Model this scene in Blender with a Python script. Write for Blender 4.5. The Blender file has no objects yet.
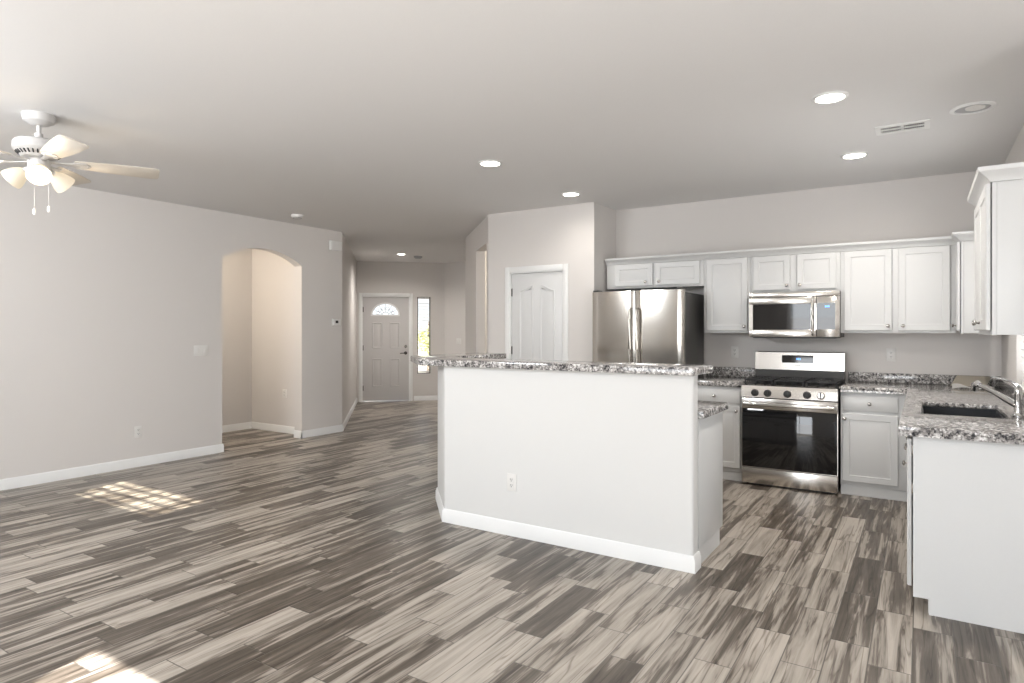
import bpy, bmesh, math, random
from mathutils import Vector, Matrix

random.seed(7)
SC = bpy.context.scene
COL = SC.collection
PI = math.pi

# ------------------------------------------------------------------ camera
TH = math.atan((922 - 512) / 638.0)
cam_d = bpy.data.cameras.new('camera')
cam = bpy.data.objects.new('camera', cam_d)
COL.objects.link(cam)
cam.location = (0, 0, 1.38)
cam.rotation_euler = (PI / 2, 0, TH)
cam_d.sensor_width = 36
cam_d.lens = 638.0 / 1024 * 36
cam_d.shift_y = -10.5 / 1024
cam_d.clip_start = 0.05
SC.camera = cam

# ------------------------------------------------------------------ view, world, daylight
SC.view_settings.view_transform = 'Standard'
SC.view_settings.look = 'None'
SC.view_settings.gamma = 1
SC.view_settings.use_curve_mapping = False
SC.view_settings.exposure = 0.62

world = bpy.data.worlds.new('sky')
SC.world = world
world.use_nodes = True
wn = world.node_tree
wn.nodes.clear()
w_out = wn.nodes.new('ShaderNodeOutputWorld')
w_bg = wn.nodes.new('ShaderNodeBackground')
w_sky = wn.nodes.new('ShaderNodeTexSky')
w_sky.sky_type = 'HOSEK_WILKIE'
w_sky.sun_direction = Vector((0.3, -1, 0.75)).normalized()
w_sky.turbidity = 3.0
w_mix = wn.nodes.new('ShaderNodeMix')
w_mix.data_type = 'RGBA'
w_mix.inputs['Factor'].default_value = 0.5
w_mix.inputs['B'].default_value = (0.95, 0.97, 1.0, 1)
wn.links.new(w_sky.outputs[0], w_mix.inputs['A'])
wn.links.new(w_mix.outputs['Result'], w_bg.inputs['Color'])
w_bg.inputs['Strength'].default_value = 1.5
wn.links.new(w_bg.outputs[0], w_out.inputs[0])


def lamp(name, kind, loc, rot=(0, 0, 0), power=100, color=(1, 1, 1), size=None, size_y=None, **kw):
    d = bpy.data.lights.new(name, kind)
    o = bpy.data.objects.new(name, d)
    COL.objects.link(o)
    o.location = loc
    o.rotation_euler = rot
    d.energy = power
    d.color = color
    if kind == 'AREA':
        d.shape = 'RECTANGLE'
        d.size = size
        d.size_y = size_y
    for k, v in kw.items():
        setattr(d, k, v)
    return o


SUN_DIR = Vector((-0.3, 1.0, -1 / 1.337))
sun = lamp('sun', 'SUN', (0, -5, 6), power=20, color=(1.0, 0.97, 0.93), angle=math.radians(0.53))
sun.rotation_euler = SUN_DIR.to_track_quat('-Z', 'Y').to_euler()

DAY = (0.91, 0.955, 1.0)
# daylight and added fill at the openings (area lamps stand in the openings)
lamp('daylight_patio_door', 'AREA', (-1.3, -1.36, 1.1), (PI / 2, 0, 0), 58, DAY, 1.8, 1.9)
lamp('added_transom_fill', 'AREA', (-4.515, -0.37, 2.36), (PI / 2 - 0.2, 0, 0), 60, DAY, 1.30, 0.42)  # fill lamp added to brighten the pantry and left wall
lamp('added_nook_fill', 'AREA', (2.5, 1.2, 1.4), (PI / 2, 0, PI / 2), 45, DAY, 2.0, 1.4)  # fill lamp added to brighten the left wall from the side
lamp('daylight_kitchen_window', 'AREA', (0.66, 5.15, 1.55), (PI / 2, 0, PI / 2), 9, DAY, 1.0, 1.0)


# ------------------------------------------------------------------ materials
def new_mat(name):
    m = bpy.data.materials.new(name)
    m.use_nodes = True
    nt = m.node_tree
    return m, nt, nt.nodes['Principled BSDF']


def nd(nt, typ, **props):
    n = nt.nodes.new(typ)
    for k, v in props.items():
        setattr(n, k, v)
    return n


def ramp(nt, stops, interp='LINEAR'):
    r = nt.nodes.new('ShaderNodeValToRGB')
    cr = r.color_ramp
    cr.interpolation = interp
    while len(cr.elements) < len(stops):
        cr.elements.new(0.5)
    for e, (p, c) in zip(cr.elements, stops):
        e.position = p
        e.color = (*c, 1) if len(c) == 3 else c
    return r


def math_node(nt, op, a, b=None, c=None):
    n = nt.nodes.new('ShaderNodeMath')
    n.operation = op
    for i, v in enumerate((a, b, c)):
        if v is None:
            continue
        if isinstance(v, (int, float)):
            n.inputs[i].default_value = v
        else:
            nt.links.new(v, n.inputs[i])
    return n.outputs[0]


def plain(name, col, rough=0.5, metal=0.0, bump=0.0, bscale=200.0, spec=0.5, coat=0.0):
    """a painted or moulded surface with a faint grain"""
    m, nt, b = new_mat(name)
    tc = nd(nt, 'ShaderNodeTexCoord')
    nz = nd(nt, 'ShaderNodeTexNoise')
    nz.inputs['Scale'].default_value = bscale
    nz.inputs['Detail'].default_value = 2
    nt.links.new(tc.outputs['Object'], nz.inputs['Vector'])
    lo = tuple(c * 0.985 for c in col)
    r = ramp(nt, [(0.3, lo), (0.7, col)])
    nt.links.new(nz.outputs['Fac'], r.inputs[0])
    nt.links.new(r.outputs[0], b.inputs['Base Color'])
    b.inputs['Roughness'].default_value = rough
    b.inputs['Metallic'].default_value = metal
    b.inputs['Specular IOR Level'].default_value = spec
    b.inputs['Coat Weight'].default_value = coat
    if bump:
        bp = nd(nt, 'ShaderNodeBump')
        bp.inputs['Strength'].default_value = bump
        bp.inputs['Distance'].default_value = 0.002
        nt.links.new(nz.outputs['Fac'], bp.inputs['Height'])
        nt.links.new(bp.outputs[0], b.inputs['Normal'])
    return m


def emit(name, col, strength):
    m, nt, b = new_mat(name)
    b.inputs['Base Color'].default_value = (*col, 1)
    b.inputs['Emission Color'].default_value = (*col, 1)
    b.inputs['Emission Strength'].default_value = strength
    return m


def lit_shade(name, col, strength):
    m, nt, b = new_mat(name)
    b.inputs['Base Color'].default_value = (0.35, 0.33, 0.30, 1)
    lw = nd(nt, 'ShaderNodeTexNoise')
    lw.inputs['Scale'].default_value = 9
    tc = nd(nt, 'ShaderNodeTexCoord')
    nt.links.new(tc.outputs['Object'], lw.inputs['Vector'])
    r = ramp(nt, [(0.3, tuple(c * 0.85 for c in col)), (0.7, col)])
    nt.links.new(lw.outputs['Fac'], r.inputs[0])
    nt.links.new(r.outputs[0], b.inputs['Emission Color'])
    b.inputs['Emission Strength'].default_value = strength
    return m


def steel(name, col, rough, vertical=True):
    m, nt, b = new_mat(name)
    tc = nd(nt, 'ShaderNodeTexCoord')
    mp = nd(nt, 'ShaderNodeMapping')
    mp.inputs['Scale'].default_value = (400, 400, 3) if vertical else (3, 400, 400)
    nz = nd(nt, 'ShaderNodeTexNoise')
    nz.inputs['Scale'].default_value = 1.0
    nz.inputs['Detail'].default_value = 2
    nt.links.new(tc.outputs['Object'], mp.inputs[0])
    nt.links.new(mp.outputs[0], nz.inputs['Vector'])
    mr = nd(nt, 'ShaderNodeMapRange')
    mr.inputs['To Min'].default_value = rough * 0.8
    mr.inputs['To Max'].default_value = rough * 1.25
    nt.links.new(nz.outputs['Fac'], mr.inputs['Value'])
    nt.links.new(mr.outputs[0], b.inputs['Roughness'])
    b.inputs['Base Color'].default_value = (*col, 1)
    b.inputs['Metallic'].default_value = 1.0
    return m


def plank_floor():
    m, nt, b = new_mat('wood_look_plank_tile')
    L = nt.links.new
    tc = nd(nt, 'ShaderNodeTexCoord')
    sp = nd(nt, 'ShaderNodeSeparateXYZ')
    L(tc.outputs['Object'], sp.inputs[0])
    W, LEN = 0.155, 0.62
    xs = math_node(nt, 'DIVIDE', math_node(nt, 'ADD', sp.outputs['X'], 20.03), W)
    col = math_node(nt, 'FLOOR', xs)
    fx = math_node(nt, 'FRACT', xs)
    wn1 = nd(nt, 'ShaderNodeTexWhiteNoise', noise_dimensions='1D')
    L(col, wn1.inputs['W'])
    off = math_node(nt, 'MULTIPLY', wn1.outputs['Value'], 0.35)
    stag = math_node(nt, 'MULTIPLY', math_node(nt, 'MODULO', col, 3.0), 0.333)
    ys = math_node(nt, 'ADD', math_node(nt, 'ADD', math_node(nt, 'DIVIDE', math_node(nt, 'ADD', sp.outputs['Y'], 20.0), LEN), off), stag)
    row = math_node(nt, 'FLOOR', ys)
    fy = math_node(nt, 'FRACT', ys)
    idv = nd(nt, 'ShaderNodeCombineXYZ')
    L(col, idv.inputs[0])
    L(row, idv.inputs[1])
    wn2 = nd(nt, 'ShaderNodeTexWhiteNoise', noise_dimensions='2D')
    L(idv.outputs[0], wn2.inputs['Vector'])
    seps = nd(nt, 'ShaderNodeSeparateXYZ')
    L(wn2.outputs['Color'], seps.inputs[0])
    # local coordinates inside a plank, shifted per plank
    def coords(sx, sy, shift):
        c = nd(nt, 'ShaderNodeCombineXYZ')
        L(math_node(nt, 'MULTIPLY', sp.outputs['X'], sx), c.inputs[0])
        L(math_node(nt, 'MULTIPLY', sp.outputs['Y'], sy), c.inputs[1])
        L(math_node(nt, 'MULTIPLY', wn2.outputs['Value'], shift), c.inputs[2])
        return c.outputs[0]
    # heartwood / sapwood figure: broad warped bands with a firm edge
    n1 = nd(nt, 'ShaderNodeTexNoise')
    n1.inputs['Scale'].default_value = 1.0
    n1.inputs['Detail'].default_value = 4
    n1.inputs['Roughness'].default_value = 0.58
    n1.inputs['Distortion'].default_value = 0.55
    L(coords(21, 1.25, 90), n1.inputs['Vector'])
    # fine grain
    n2 = nd(nt, 'ShaderNodeTexNoise')
    n2.inputs['Scale'].default_value = 1.0
    n2.inputs['Detail'].default_value = 5
    n2.inputs['Roughness'].default_value = 0.65
    n2.inputs['Distortion'].default_value = 0.5
    L(coords(70, 2.6, 40), n2.inputs['Vector'])
    # dark mineral veins: ridges of a warped noise
    n3 = nd(nt, 'ShaderNodeTexNoise')
    n3.inputs['Scale'].default_value = 1.0
    n3.inputs['Detail'].default_value = 3
    n3.inputs['Distortion'].default_value = 0.45
    L(coords(15, 0.8, 170), n3.inputs['Vector'])
    bias = math_node(nt, 'MULTIPLY', math_node(nt, 'SUBTRACT', wn2.outputs['Value'], 0.5), 0.27)
    fig = math_node(nt, 'ADD', n1.outputs['Fac'], bias)
    grain = math_node(nt, 'MULTIPLY', math_node(nt, 'SUBTRACT', n2.outputs['Fac'], 0.5), 0.30)
    tone = math_node(nt, 'ADD', fig, grain)
    r = ramp(nt, [(0.28, FLOOR_C[0]), (0.45, FLOOR_C[1]), (0.475, FLOOR_C[2]), (0.515, FLOOR_C[3]), (0.72, FLOOR_C[4])])
    L(tone, r.inputs[0])
    ridge = math_node(nt, 'ABSOLUTE', math_node(nt, 'SUBTRACT', n3.outputs['Fac'], 0.5))
    vr = ramp(nt, [(0.0, (0.42, 0.39, 0.36)), (0.010, (0.66, 0.63, 0.61)), (0.024, (1, 1, 1))])
    L(ridge, vr.inputs[0])
    mx = nd(nt, 'ShaderNodeMix', data_type='RGBA', blend_type='MULTIPLY')
    mx.inputs['Factor'].default_value = 0.8
    L(r.outputs[0], mx.inputs['A'])
    L(vr.outputs[0], mx.inputs['B'])
    # grout joints
    ex = math_node(nt, 'MULTIPLY', math_node(nt, 'MINIMUM', fx, math_node(nt, 'SUBTRACT', 1.0, fx)), W)
    ey = math_node(nt, 'MULTIPLY', math_node(nt, 'MINIMUM', fy, math_node(nt, 'SUBTRACT', 1.0, fy)), LEN)
    e = math_node(nt, 'MINIMUM', ex, ey)
    gr = ramp(nt, [(0.0, (1, 1, 1)), (0.0019, (1, 1, 1)), (0.0030, (0, 0, 0))])
    L(e, gr.inputs[0])
    mx2 = nd(nt, 'ShaderNodeMix', data_type='RGBA')
    L(gr.outputs[0], mx2.inputs['Factor'])
    L(mx.outputs['Result'], mx2.inputs['A'])
    mx2.inputs['B'].default_value = (0.085, 0.075, 0.065, 1)
    L(mx2.outputs['Result'], b.inputs['Base Color'])
    b.inputs['Roughness'].default_value = 0.33
    b.inputs['Specular IOR Level'].default_value = 0.34
    bp = nd(nt, 'ShaderNodeBump')
    bp.invert = True
    bp.inputs['Strength'].default_value = 0.5
    bp.inputs['Distance'].default_value = 0.001
    L(gr.outputs[0], bp.inputs['Height'])
    L(bp.outputs[0], b.inputs['Normal'])
    return m


FLOOR_C = [(0.072, 0.058, 0.045), (0.138, 0.115, 0.093), (0.205, 0.176, 0.147), (0.30, 0.264, 0.224), (0.455, 0.408, 0.353)]


def granite():
    m, nt, b = new_mat('speckled_granite')
    L = nt.links.new
    tc = nd(nt, 'ShaderNodeTexCoord')
    n0 = nd(nt, 'ShaderNodeTexNoise')
    n0.inputs['Scale'].default_value = 16
    n0.inputs['Detail'].default_value = 3
    L(tc.outputs['Object'], n0.inputs['Vector'])
    add = nd(nt, 'ShaderNodeMix', data_type='RGBA', blend_type='ADD')
    add.inputs['Factor'].default_value = 0.05
    L(tc.outputs['Object'], add.inputs['A'])
    L(n0.outputs['Color'], add.inputs['B'])
    v = nd(nt, 'ShaderNodeTexVoronoi')
    v.inputs['Scale'].default_value = 105
    L(add.outputs['Result'], v.inputs['Vector'])
    s = nd(nt, 'ShaderNodeSeparateColor')
    L(v.outputs['Color'], s.inputs[0])
    n1 = nd(nt, 'ShaderNodeTexNoise')
    n1.inputs['Scale'].default_value = 34
    n1.inputs['Detail'].default_value = 5
    n1.inputs['Roughness'].default_value = 0.65
    L(tc.outputs['Object'], n1.inputs['Vector'])
    t = math_node(nt, 'ADD', math_node(nt, 'MULTIPLY', s.outputs[0], 0.5), math_node(nt, 'MULTIPLY', math_node(nt, 'SUBTRACT', n1.outputs['Fac'], 0.5), 1.9))
    t = math_node(nt, 'ADD', t, 0.155)
    r = ramp(nt, [(0.0, (0.022, 0.022, 0.024)), (0.17, (0.085, 0.083, 0.085)), (0.32, (0.22, 0.207, 0.2)), (0.52, (0.39, 0.37, 0.355)), (0.8, (0.80, 0.785, 0.77))])
    L(t, r.inputs[0])
    L(r.outputs[0], b.inputs['Base Color'])
    b.inputs['Roughness'].default_value = 0.10
    b.inputs['Specular IOR Level'].default_value = 0.6
    return m


def foliage_mat():
    m, nt, b = new_mat('leaf_green')
    tc = nd(nt, 'ShaderNodeTexCoord')
    n = nd(nt, 'ShaderNodeTexNoise')
    n.inputs['Scale'].default_value = 6
    nt.links.new(tc.outputs['Object'], n.inputs['Vector'])
    r = ramp(nt, [(0.35, (0.25, 0.30, 0.08)), (0.65, (0.62, 0.60, 0.24))])
    nt.links.new(n.outputs['Fac'], r.inputs[0])
    nt.links.new(r.outputs[0], b.inputs['Base Color'])
    b.inputs['Roughness'].default_value = 0.6
    return m


def pane_mat(name, tint=(1, 1, 1), gloss=0.06):
    m = bpy.data.materials.new(name)
    m.use_nodes = True
    nt = m.node_tree
    nt.nodes.clear()
    o = nd(nt, 'ShaderNodeOutputMaterial')
    mix = nd(nt, 'ShaderNodeMixShader')
    tr = nd(nt, 'ShaderNodeBsdfTransparent')
    gl = nd(nt, 'ShaderNodeBsdfGlossy')
    tr.inputs[0].default_value = (*tint, 1)
    gl.inputs['Roughness'].default_value = 0.02
    mix.inputs[0].default_value = gloss
    nt.links.new(tr.outputs[0], mix.inputs[1])
    nt.links.new(gl.outputs[0], mix.inputs[2])
    nt.links.new(mix.outputs[0], o.inputs[0])
    return m


M = {
    'wall': plain('greige_wall_paint', (0.69, 0.66, 0.635), 0.75, bump=0.12, bscale=160, spec=0.25),
    'island': plain('white_island_paint', (0.70, 0.695, 0.68), 0.6, bump=0.1, bscale=160, spec=0.3),
    'ceiling': plain('ceiling_paint', (0.755, 0.745, 0.738), 0.85, bump=0.12, bscale=120, spec=0.2),
    'trim': plain('white_trim_paint', (0.82, 0.82, 0.81), 0.4),
    'cabinet': plain('white_cabinet_paint', (0.635, 0.635, 0.628), 0.38),
    'door': plain('white_door_paint', (0.70, 0.70, 0.695), 0.42),
    'entry_door': plain('greige_door_paint', (0.57, 0.55, 0.54), 0.45),
    'floor': plank_floor(),
    'granite': granite(),
    'steel': steel('brushed_stainless_steel', (0.66, 0.63, 0.59), 0.20, False),
    'steel_v': steel('brushed_stainless_door', (0.52, 0.49, 0.45), 0.15, True),
    'steel_dark': plain('dark_grey_appliance_side', (0.055, 0.053, 0.05), 0.45),
    'chrome': steel('polished_chrome', (0.82, 0.82, 0.82), 0.07, True),
    'nickel': steel('satin_nickel', (0.42, 0.40, 0.37), 0.25, True),
    'bronze': plain('dark_hardware', (0.06, 0.055, 0.05), 0.35, 0.8),
    'blackglass': plain('black_glass', (0.008, 0.008, 0.009), 0.04, spec=0.6),
    'black': plain('black_plastic', (0.014, 0.014, 0.015), 0.35),
    'iron': plain('cast_iron', (0.016, 0.016, 0.017), 0.6, bump=0.3),
    'sink': plain('dark_composite_sink', (0.028, 0.030, 0.034), 0.35),
    'white': plain('white_plastic', (0.80, 0.79, 0.77), 0.4),
    'switch': plain('pale_switch_plate', (0.75, 0.735, 0.71), 0.35),
    'slot': plain('outlet_slot_dark', (0.05, 0.05, 0.05), 0.5),
    'fan': plain('white_fan_enamel', (0.54, 0.525, 0.51), 0.4),
    'blade': plain('lamp_tinted_fan_blade', (0.62, 0.575, 0.51), 0.45),  # white blades; the cream tint of the fan lamps is put into the colour
    'blind': plain('white_blind_slat', (0.85, 0.84, 0.82), 0.5),
    'windowframe': plain('dark_bronze_window_frame', (0.12, 0.11, 0.10), 0.5),
    'vinyl': plain('white_window_vinyl', (0.82, 0.82, 0.81), 0.4),
    'glass': pane_mat('window_glass'),
    'screen': pane_mat('sun_patch_dimmer', (0.86, 0.84, 0.79), 0.02),
    'leaf': foliage_mat(),
    'bark': plain('bark', (0.12, 0.09, 0.06), 0.9, bump=0.5, bscale=30),
    'concrete': plain('pale_patio_concrete', (0.50, 0.46, 0.41), 0.9, bump=0.2, bscale=40),
    'fence': plain('tan_block_fence', (0.50, 0.40, 0.31), 0.9, bump=0.3, bscale=12),
    'can_light': emit('lit_downlight', (1.0, 0.95, 0.86), 14.0),
    'can_dark': plain('unlit_downlight_baffle', (0.40, 0.40, 0.405), 0.35),
    'shade': lit_shade('lit_frosted_shade', (1.0, 0.82, 0.56), 0.42),
    'bulb': emit('lit_bulb', (1.0, 0.90, 0.72), 5.0),
    'blue': emit('blue_display_digit', (0.10, 0.30, 1.0), 2.2),
    'grey_print': plain('grey_print', (0.22, 0.22, 0.22), 0.5),
    'card': plain('beige_card', (0.55, 0.50, 0.42), 0.7),
    'paper': plain('white_paper', (0.84, 0.83, 0.81), 0.7),
}


# ------------------------------------------------------------------ mesh helpers
class MB:
    """collects shapes; build() links them as ONE mesh object"""

    def __init__(self):
        self.bm = bmesh.new()

    def _bev(self, geom, bev, seg=2):
        if bev:
            es = list({e for f in geom for e in f.edges})
            bmesh.ops.bevel(self.bm, geom=es, offset=bev, segments=seg, affect='EDGES', profile=0.5, clamp_overlap=True)

    def box(self, x0, x1, y0, y1, z0, z1, bev=0.0, seg=2):
        if x1 < x0: x0, x1 = x1, x0
        if y1 < y0: y0, y1 = y1, y0
        if z1 < z0: z0, z1 = z1, z0
        v = [self.bm.verts.new(p) for p in ((x0, y0, z0), (x1, y0, z0), (x1, y1, z0), (x0, y1, z0), (x0, y0, z1), (x1, y0, z1), (x1, y1, z1), (x0, y1, z1))]
        f = [self.bm.faces.new([v[i] for i in q]) for q in ((3, 2, 1, 0), (4, 5, 6, 7), (0, 1, 5, 4), (1, 2, 6, 5), (2, 3, 7, 6), (3, 0, 4, 7))]
        self._bev(f, bev, seg)
        return self

    def prism(self, poly, z0, z1, bev=0.0, axis='z', vbev=0.0):
        """poly: 2-D points; axis z: (x,y) extruded in z; axis y: (x,z) extruded in y"""
        def P(p, h):
            return (p[0], p[1], h) if axis == 'z' else ((p[0], h, p[1]) if axis == 'y' else (h, p[0], p[1]))
        a = [self.bm.verts.new(P(p, z0)) for p in poly]
        b = [self.bm.verts.new(P(p, z1)) for p in poly]
        n = len(poly)
        fs = [self.bm.faces.new(a[::-1]), self.bm.faces.new(b)]
        for i in range(n):
            j = (i + 1) % n
            fs.append(self.bm.faces.new((a[i], a[j], b[j], b[i])))
        bmesh.ops.recalc_face_normals(self.bm, faces=fs)
        if vbev:
            es = [e for e in {e for f in fs for e in f.edges} if (e.verts[0] in a) != (e.verts[1] in a)]
            bmesh.ops.bevel(self.bm, geom=es, offset=vbev, segments=4, affect='EDGES', profile=0.5, clamp_overlap=True)
        elif bev:
            self._bev(fs, bev)
        return self

    def lathe(self, prof, c=(0, 0, 0), n=24, axis=(0, 0, 1), cap=True):
        ax = Vector(axis).normalized()
        q = Vector((0, 0, 1)).rotation_difference(ax)
        c = Vector(c)
        rings = []
        for r, z in prof:
            if r < 1e-6:
                rings.append([self.bm.verts.new(c + q @ Vector((0, 0, z)))])
            else:
                rings.append([self.bm.verts.new(c + q @ Vector((r * math.cos(2 * PI * i / n), r * math.sin(2 * PI * i / n), z))) for i in range(n)])
        for a, b in zip(rings, rings[1:]):
            if len(a) == 1 and len(b) == 1:
                continue
            for i in range(n):
                j = (i + 1) % n
                if len(a) == 1:
                    self.bm.faces.new((a[0], b[j], b[i]))
                elif len(b) == 1:
                    self.bm.faces.new((a[i], a[j], b[0]))
                else:
                    self.bm.faces.new((a[i], a[j], b[j], b[i]))
        if cap:
            for r in (rings[0], rings[-1]):
                if len(r) > 2:
                    self.bm.faces.new(r)
        return self

    def cyl(self, p0, p1, r0, r1=None, n=16):
        p0, p1 = Vector(p0), Vector(p1)
        d = p1 - p0
        return self.lathe([(r0, 0), (r0 if r1 is None else r1, d.length)], p0, n, d)

    def tube(self, path, r, n=10, rs=None):
        path = [Vector(p) for p in path]
        rings = []
        up = Vector((0, 0, 1))
        for i, p in enumerate(path):
            t = (path[min(i + 1, len(path) - 1)] - path[max(i - 1, 0)]).normalized()
            s = t.cross(up)
            if s.length < 1e-3:
                s = t.cross(Vector((1, 0, 0)))
            s.normalize()
            u = s.cross(t)
            rr = rs[i] if rs else r
            rings.append([self.bm.verts.new(p + rr * (math.cos(2 * PI * k / n) * s + math.sin(2 * PI * k / n) * u)) for k in range(n)])
        for a, b in zip(rings, rings[1:]):
            for k in range(n):
                self.bm.faces.new((a[k], a[(k + 1) % n], b[(k + 1) % n], b[k]))
        self.bm.faces.new(rings[0])
        self.bm.faces.new(rings[-1])
        return self

    def rings(self, loops):
        """bridge successive closed loops of equal length and cap the last one"""
        vs = [[self.bm.verts.new(p) for p in lp] for lp in loops]
        n = len(vs[0])
        for a, b in zip(vs, vs[1:]):
            for k in range(n):
                self.bm.faces.new((a[k], a[(k + 1) % n], b[(k + 1) % n], b[k]))
        self.bm.faces.new(vs[-1])
        return self

    def panel_slab(self, x0, x1, z0, z1, yb, prof):
        """slab whose front (towards -y) follows the profile [(inset, y), ...]"""
        loops = [[(x0, yb, z0), (x1, yb, z0), (x1, yb, z1), (x0, yb, z1)]]
        for i, y in prof:
            loops.append([(x0 + i, y, z0 + i), (x1 - i, y, z0 + i), (x1 - i, y, z1 - i), (x0 + i, y, z1 - i)])
        self.rings(loops)
        return self

    def cells(self, xs, ys, mask, z0, z1, bev=0.0):
        """slab made of grid cells (mask[j][i]); only its outer sides get faces"""
        nx, ny = len(xs), len(ys)
        vt = {}
        def V(i, j, t):
            k = (i, j, t)
            if k not in vt:
                vt[k] = self.bm.verts.new((xs[i], ys[j], z1 if t else z0))
            return vt[k]
        on = lambda i, j: 0 <= i < nx - 1 and 0 <= j < ny - 1 and mask[j][i]
        fs = []
        for j in range(ny - 1):
            for i in range(nx - 1):
                if not on(i, j):
                    continue
                fs.append(self.bm.faces.new((V(i, j, 1), V(i + 1, j, 1), V(i + 1, j + 1, 1), V(i, j + 1, 1))))
                fs.append(self.bm.faces.new((V(i, j + 1, 0), V(i + 1, j + 1, 0), V(i + 1, j, 0), V(i, j, 0))))
                for (di, dj, a, b) in ((-1, 0, (i, j + 1), (i, j)), (1, 0, (i + 1, j), (i + 1, j + 1)), (0, -1, (i, j), (i + 1, j)), (0, 1, (i + 1, j + 1), (i, j + 1))):
                    if not on(i + di, j + dj):
                        fs.append(self.bm.faces.new((V(*a, 0), V(*b, 0), V(*b, 1), V(*a, 1))))
        if bev:
            bmesh.ops.recalc_face_normals(self.bm, faces=fs)
            es = [e for e in {e for f in fs for e in f.edges} if len(e.link_faces) == 2 and e.calc_face_angle(0) > 1.0]
            bmesh.ops.bevel(self.bm, geom=es, offset=bev, segments=2, affect='EDGES', profile=0.5)
        return self

    def build(self, name, mat, parent=None, loc=(0, 0, 0), rotz=0.0, smooth=True):
        bm = self.bm
        bmesh.ops.recalc_face_normals(bm, faces=bm.faces[:])
        me = bpy.data.meshes.new(name)
        bm.to_mesh(me)
        bm.free()
        me.materials.append(mat)
        if smooth:
            me.polygons.foreach_set('use_smooth', [True] * len(me.polygons))
            me.set_sharp_from_angle(angle=math.radians(35))
        o = bpy.data.objects.new(name, me)
        COL.objects.link(o)
        o.location = loc
        o.rotation_euler = (0, 0, rotz)
        if parent is not None:
            o.parent = parent
        return o


def tag(o, label, cat, group=None, kind=None):
    if label: o['label'] = label
    if cat: o['category'] = cat
    if group: o['group'] = group
    if kind: o['kind'] = kind
    return o


def thing(name, label, cat, loc=(0, 0, 0), rotz=0.0, group=None):
    o = bpy.data.objects.new(name, None)
    COL.objects.link(o)
    o.empty_display_size = 0.1
    o.location = loc
    o.rotation_euler = (0, 0, rotz)
    return tag(o, label, cat, group)


def dup(root, loc, rotz, label):
    r = root.copy()
    COL.objects.link(r)
    r.location = loc
    r.rotation_euler = (0, 0, rotz)
    if label:
        r['label'] = label
    for ch in list(root.children):
        c = ch.copy()
        COL.objects.link(c)
        c.parent = r
        for g in list(ch.children):
            d = g.copy()
            COL.objects.link(d)
            d.parent = c
    return r


def struct(o, label, cat):
    return tag(o, label, cat, kind='structure')


H = 2.74
R2 = math.sqrt(0.5)


# ------------------------------------------------------------------ room shell
def wall(name, origin, ang, length, label, holes=(), thick=0.12, ext=(0.0, 0.0), mat=None):
    """wall along local x, interior face at local y=0, thickness towards +y; holes (s0,s1,z0,z1[,arch rise])"""
    mb = MB()
    s = -ext[0]
    for h in sorted(holes):
        s0, s1, z0, z1 = h[:4]
        if s0 > s:
            mb.box(s, s0, 0, thick, 0, H)
        if z0 > 0:
            mb.box(s0, s1, 0, thick, 0, z0)
        if len(h) == 4:
            if z1 < H:
                mb.box(s0, s1, 0, thick, z1, H)
        else:
            rise = h[4]
            w = (s1 - s0) / 2
            rad = (w * w + rise * rise) / (2 * rise)
            n = 24
            pts = []
            for k in range(n + 1):
                x = -w + 2 * w * k / n
                pts.append((s0 + w + x, z1 + math.sqrt(rad * rad - x * x) - (rad - rise)))
            for p, q in zip(pts, pts[1:]):
                mb.prism([(p[0], p[1]), (q[0], q[1]), (q[0], H), (p[0], H)], 0, thick, axis='y')
        s = s1
    mb.box(s, length + ext[1], 0, thick, 0, H)
    o = mb.build(name, mat or M['wall'], None, (*origin, 0), ang, smooth=False)
    return struct(o, label, 'wall')


foot = [(2.54, -1.34), (2.54, 3.80), (0.70, 3.80), (0.70, 10.14), (-8.06, 10.14), (-9.42, 8.80), (-8.12, 7.42), (-8.12, 3.50), (-6.87, 3.50), (-6.87, -0.46), (-3.62, -0.46), (-3.62, -1.34)]
struct(MB().prism(foot, -0.12, 0.0).build('floor', M['floor'], smooth=False), 'grey-brown wood-look plank tile floor', 'floor')
struct(MB().prism(foot, H, H + 0.15).build('ceiling', M['ceiling'], smooth=False), 'flat pale off-white painted ceiling', 'ceiling')
struct(MB().box(-60, 60, -60, 70, -0.25, -0.13).build('ground', M['concrete'], smooth=False), 'pale concrete ground outside the house', 'ground')

wall('wall_left', (-6.71, -0.32), PI / 2, 6.44, 'long greige left wall with an arched opening', [(4.65, 5.76, 0.0, 2.215, 0.165)], thick=0.14, ext=(0.14, 0))
wall('wall_vestibule_back', (-8.0, 3.62), PI / 2, 2.0, 'greige wall at the back behind the arch', ext=(0.12, 0.12))
wall('wall_vestibule_right', (-8.0, 5.62), 0, 1.15, 'cream-lit wall on the right behind the arch', thick=0.12)
wall('wall_vestibule_left', (-6.85, 3.62), PI, 1.15, 'greige wall on the near side behind the arch')
EL = math.atan2(2.68, -2.53)
wall('wall_entry_left', (-6.71, 6.12), EL, 3.686, 'angled greige wall leading to the front door', ext=(0, 0.12))
wall('wall_entry_door', (-9.31, 8.72), PI / 4, 1.81, 'greige wall holding the front door and sidelight', [(0.205, 1.12, 0.0, 2.065), (1.27, 1.535, 0.525, 2.055)], thick=0.14, ext=(0, 0.05))
wall('wall_entry_back', (-8.03, 10.0), 0, 8.7, 'greige wall right of the front door sidelight')
wall('wall_hall_side', (-5.61, 10.0), -PI / 2, 2.50, 'greige side wall of the entry')
wall('wall_hall_angled', (-5.61, 7.47), -PI / 4, 1.909, 'angled wall beside the pantry with a tall cased opening', [(0.985, 1.78, 0.0, 2.425)])
wall('wall_pantry', (-4.26, 6.12), 0, 1.355, 'off-white wall around the pantry door', [(0.298, 0.987, 0.0, 2.045)])
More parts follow.
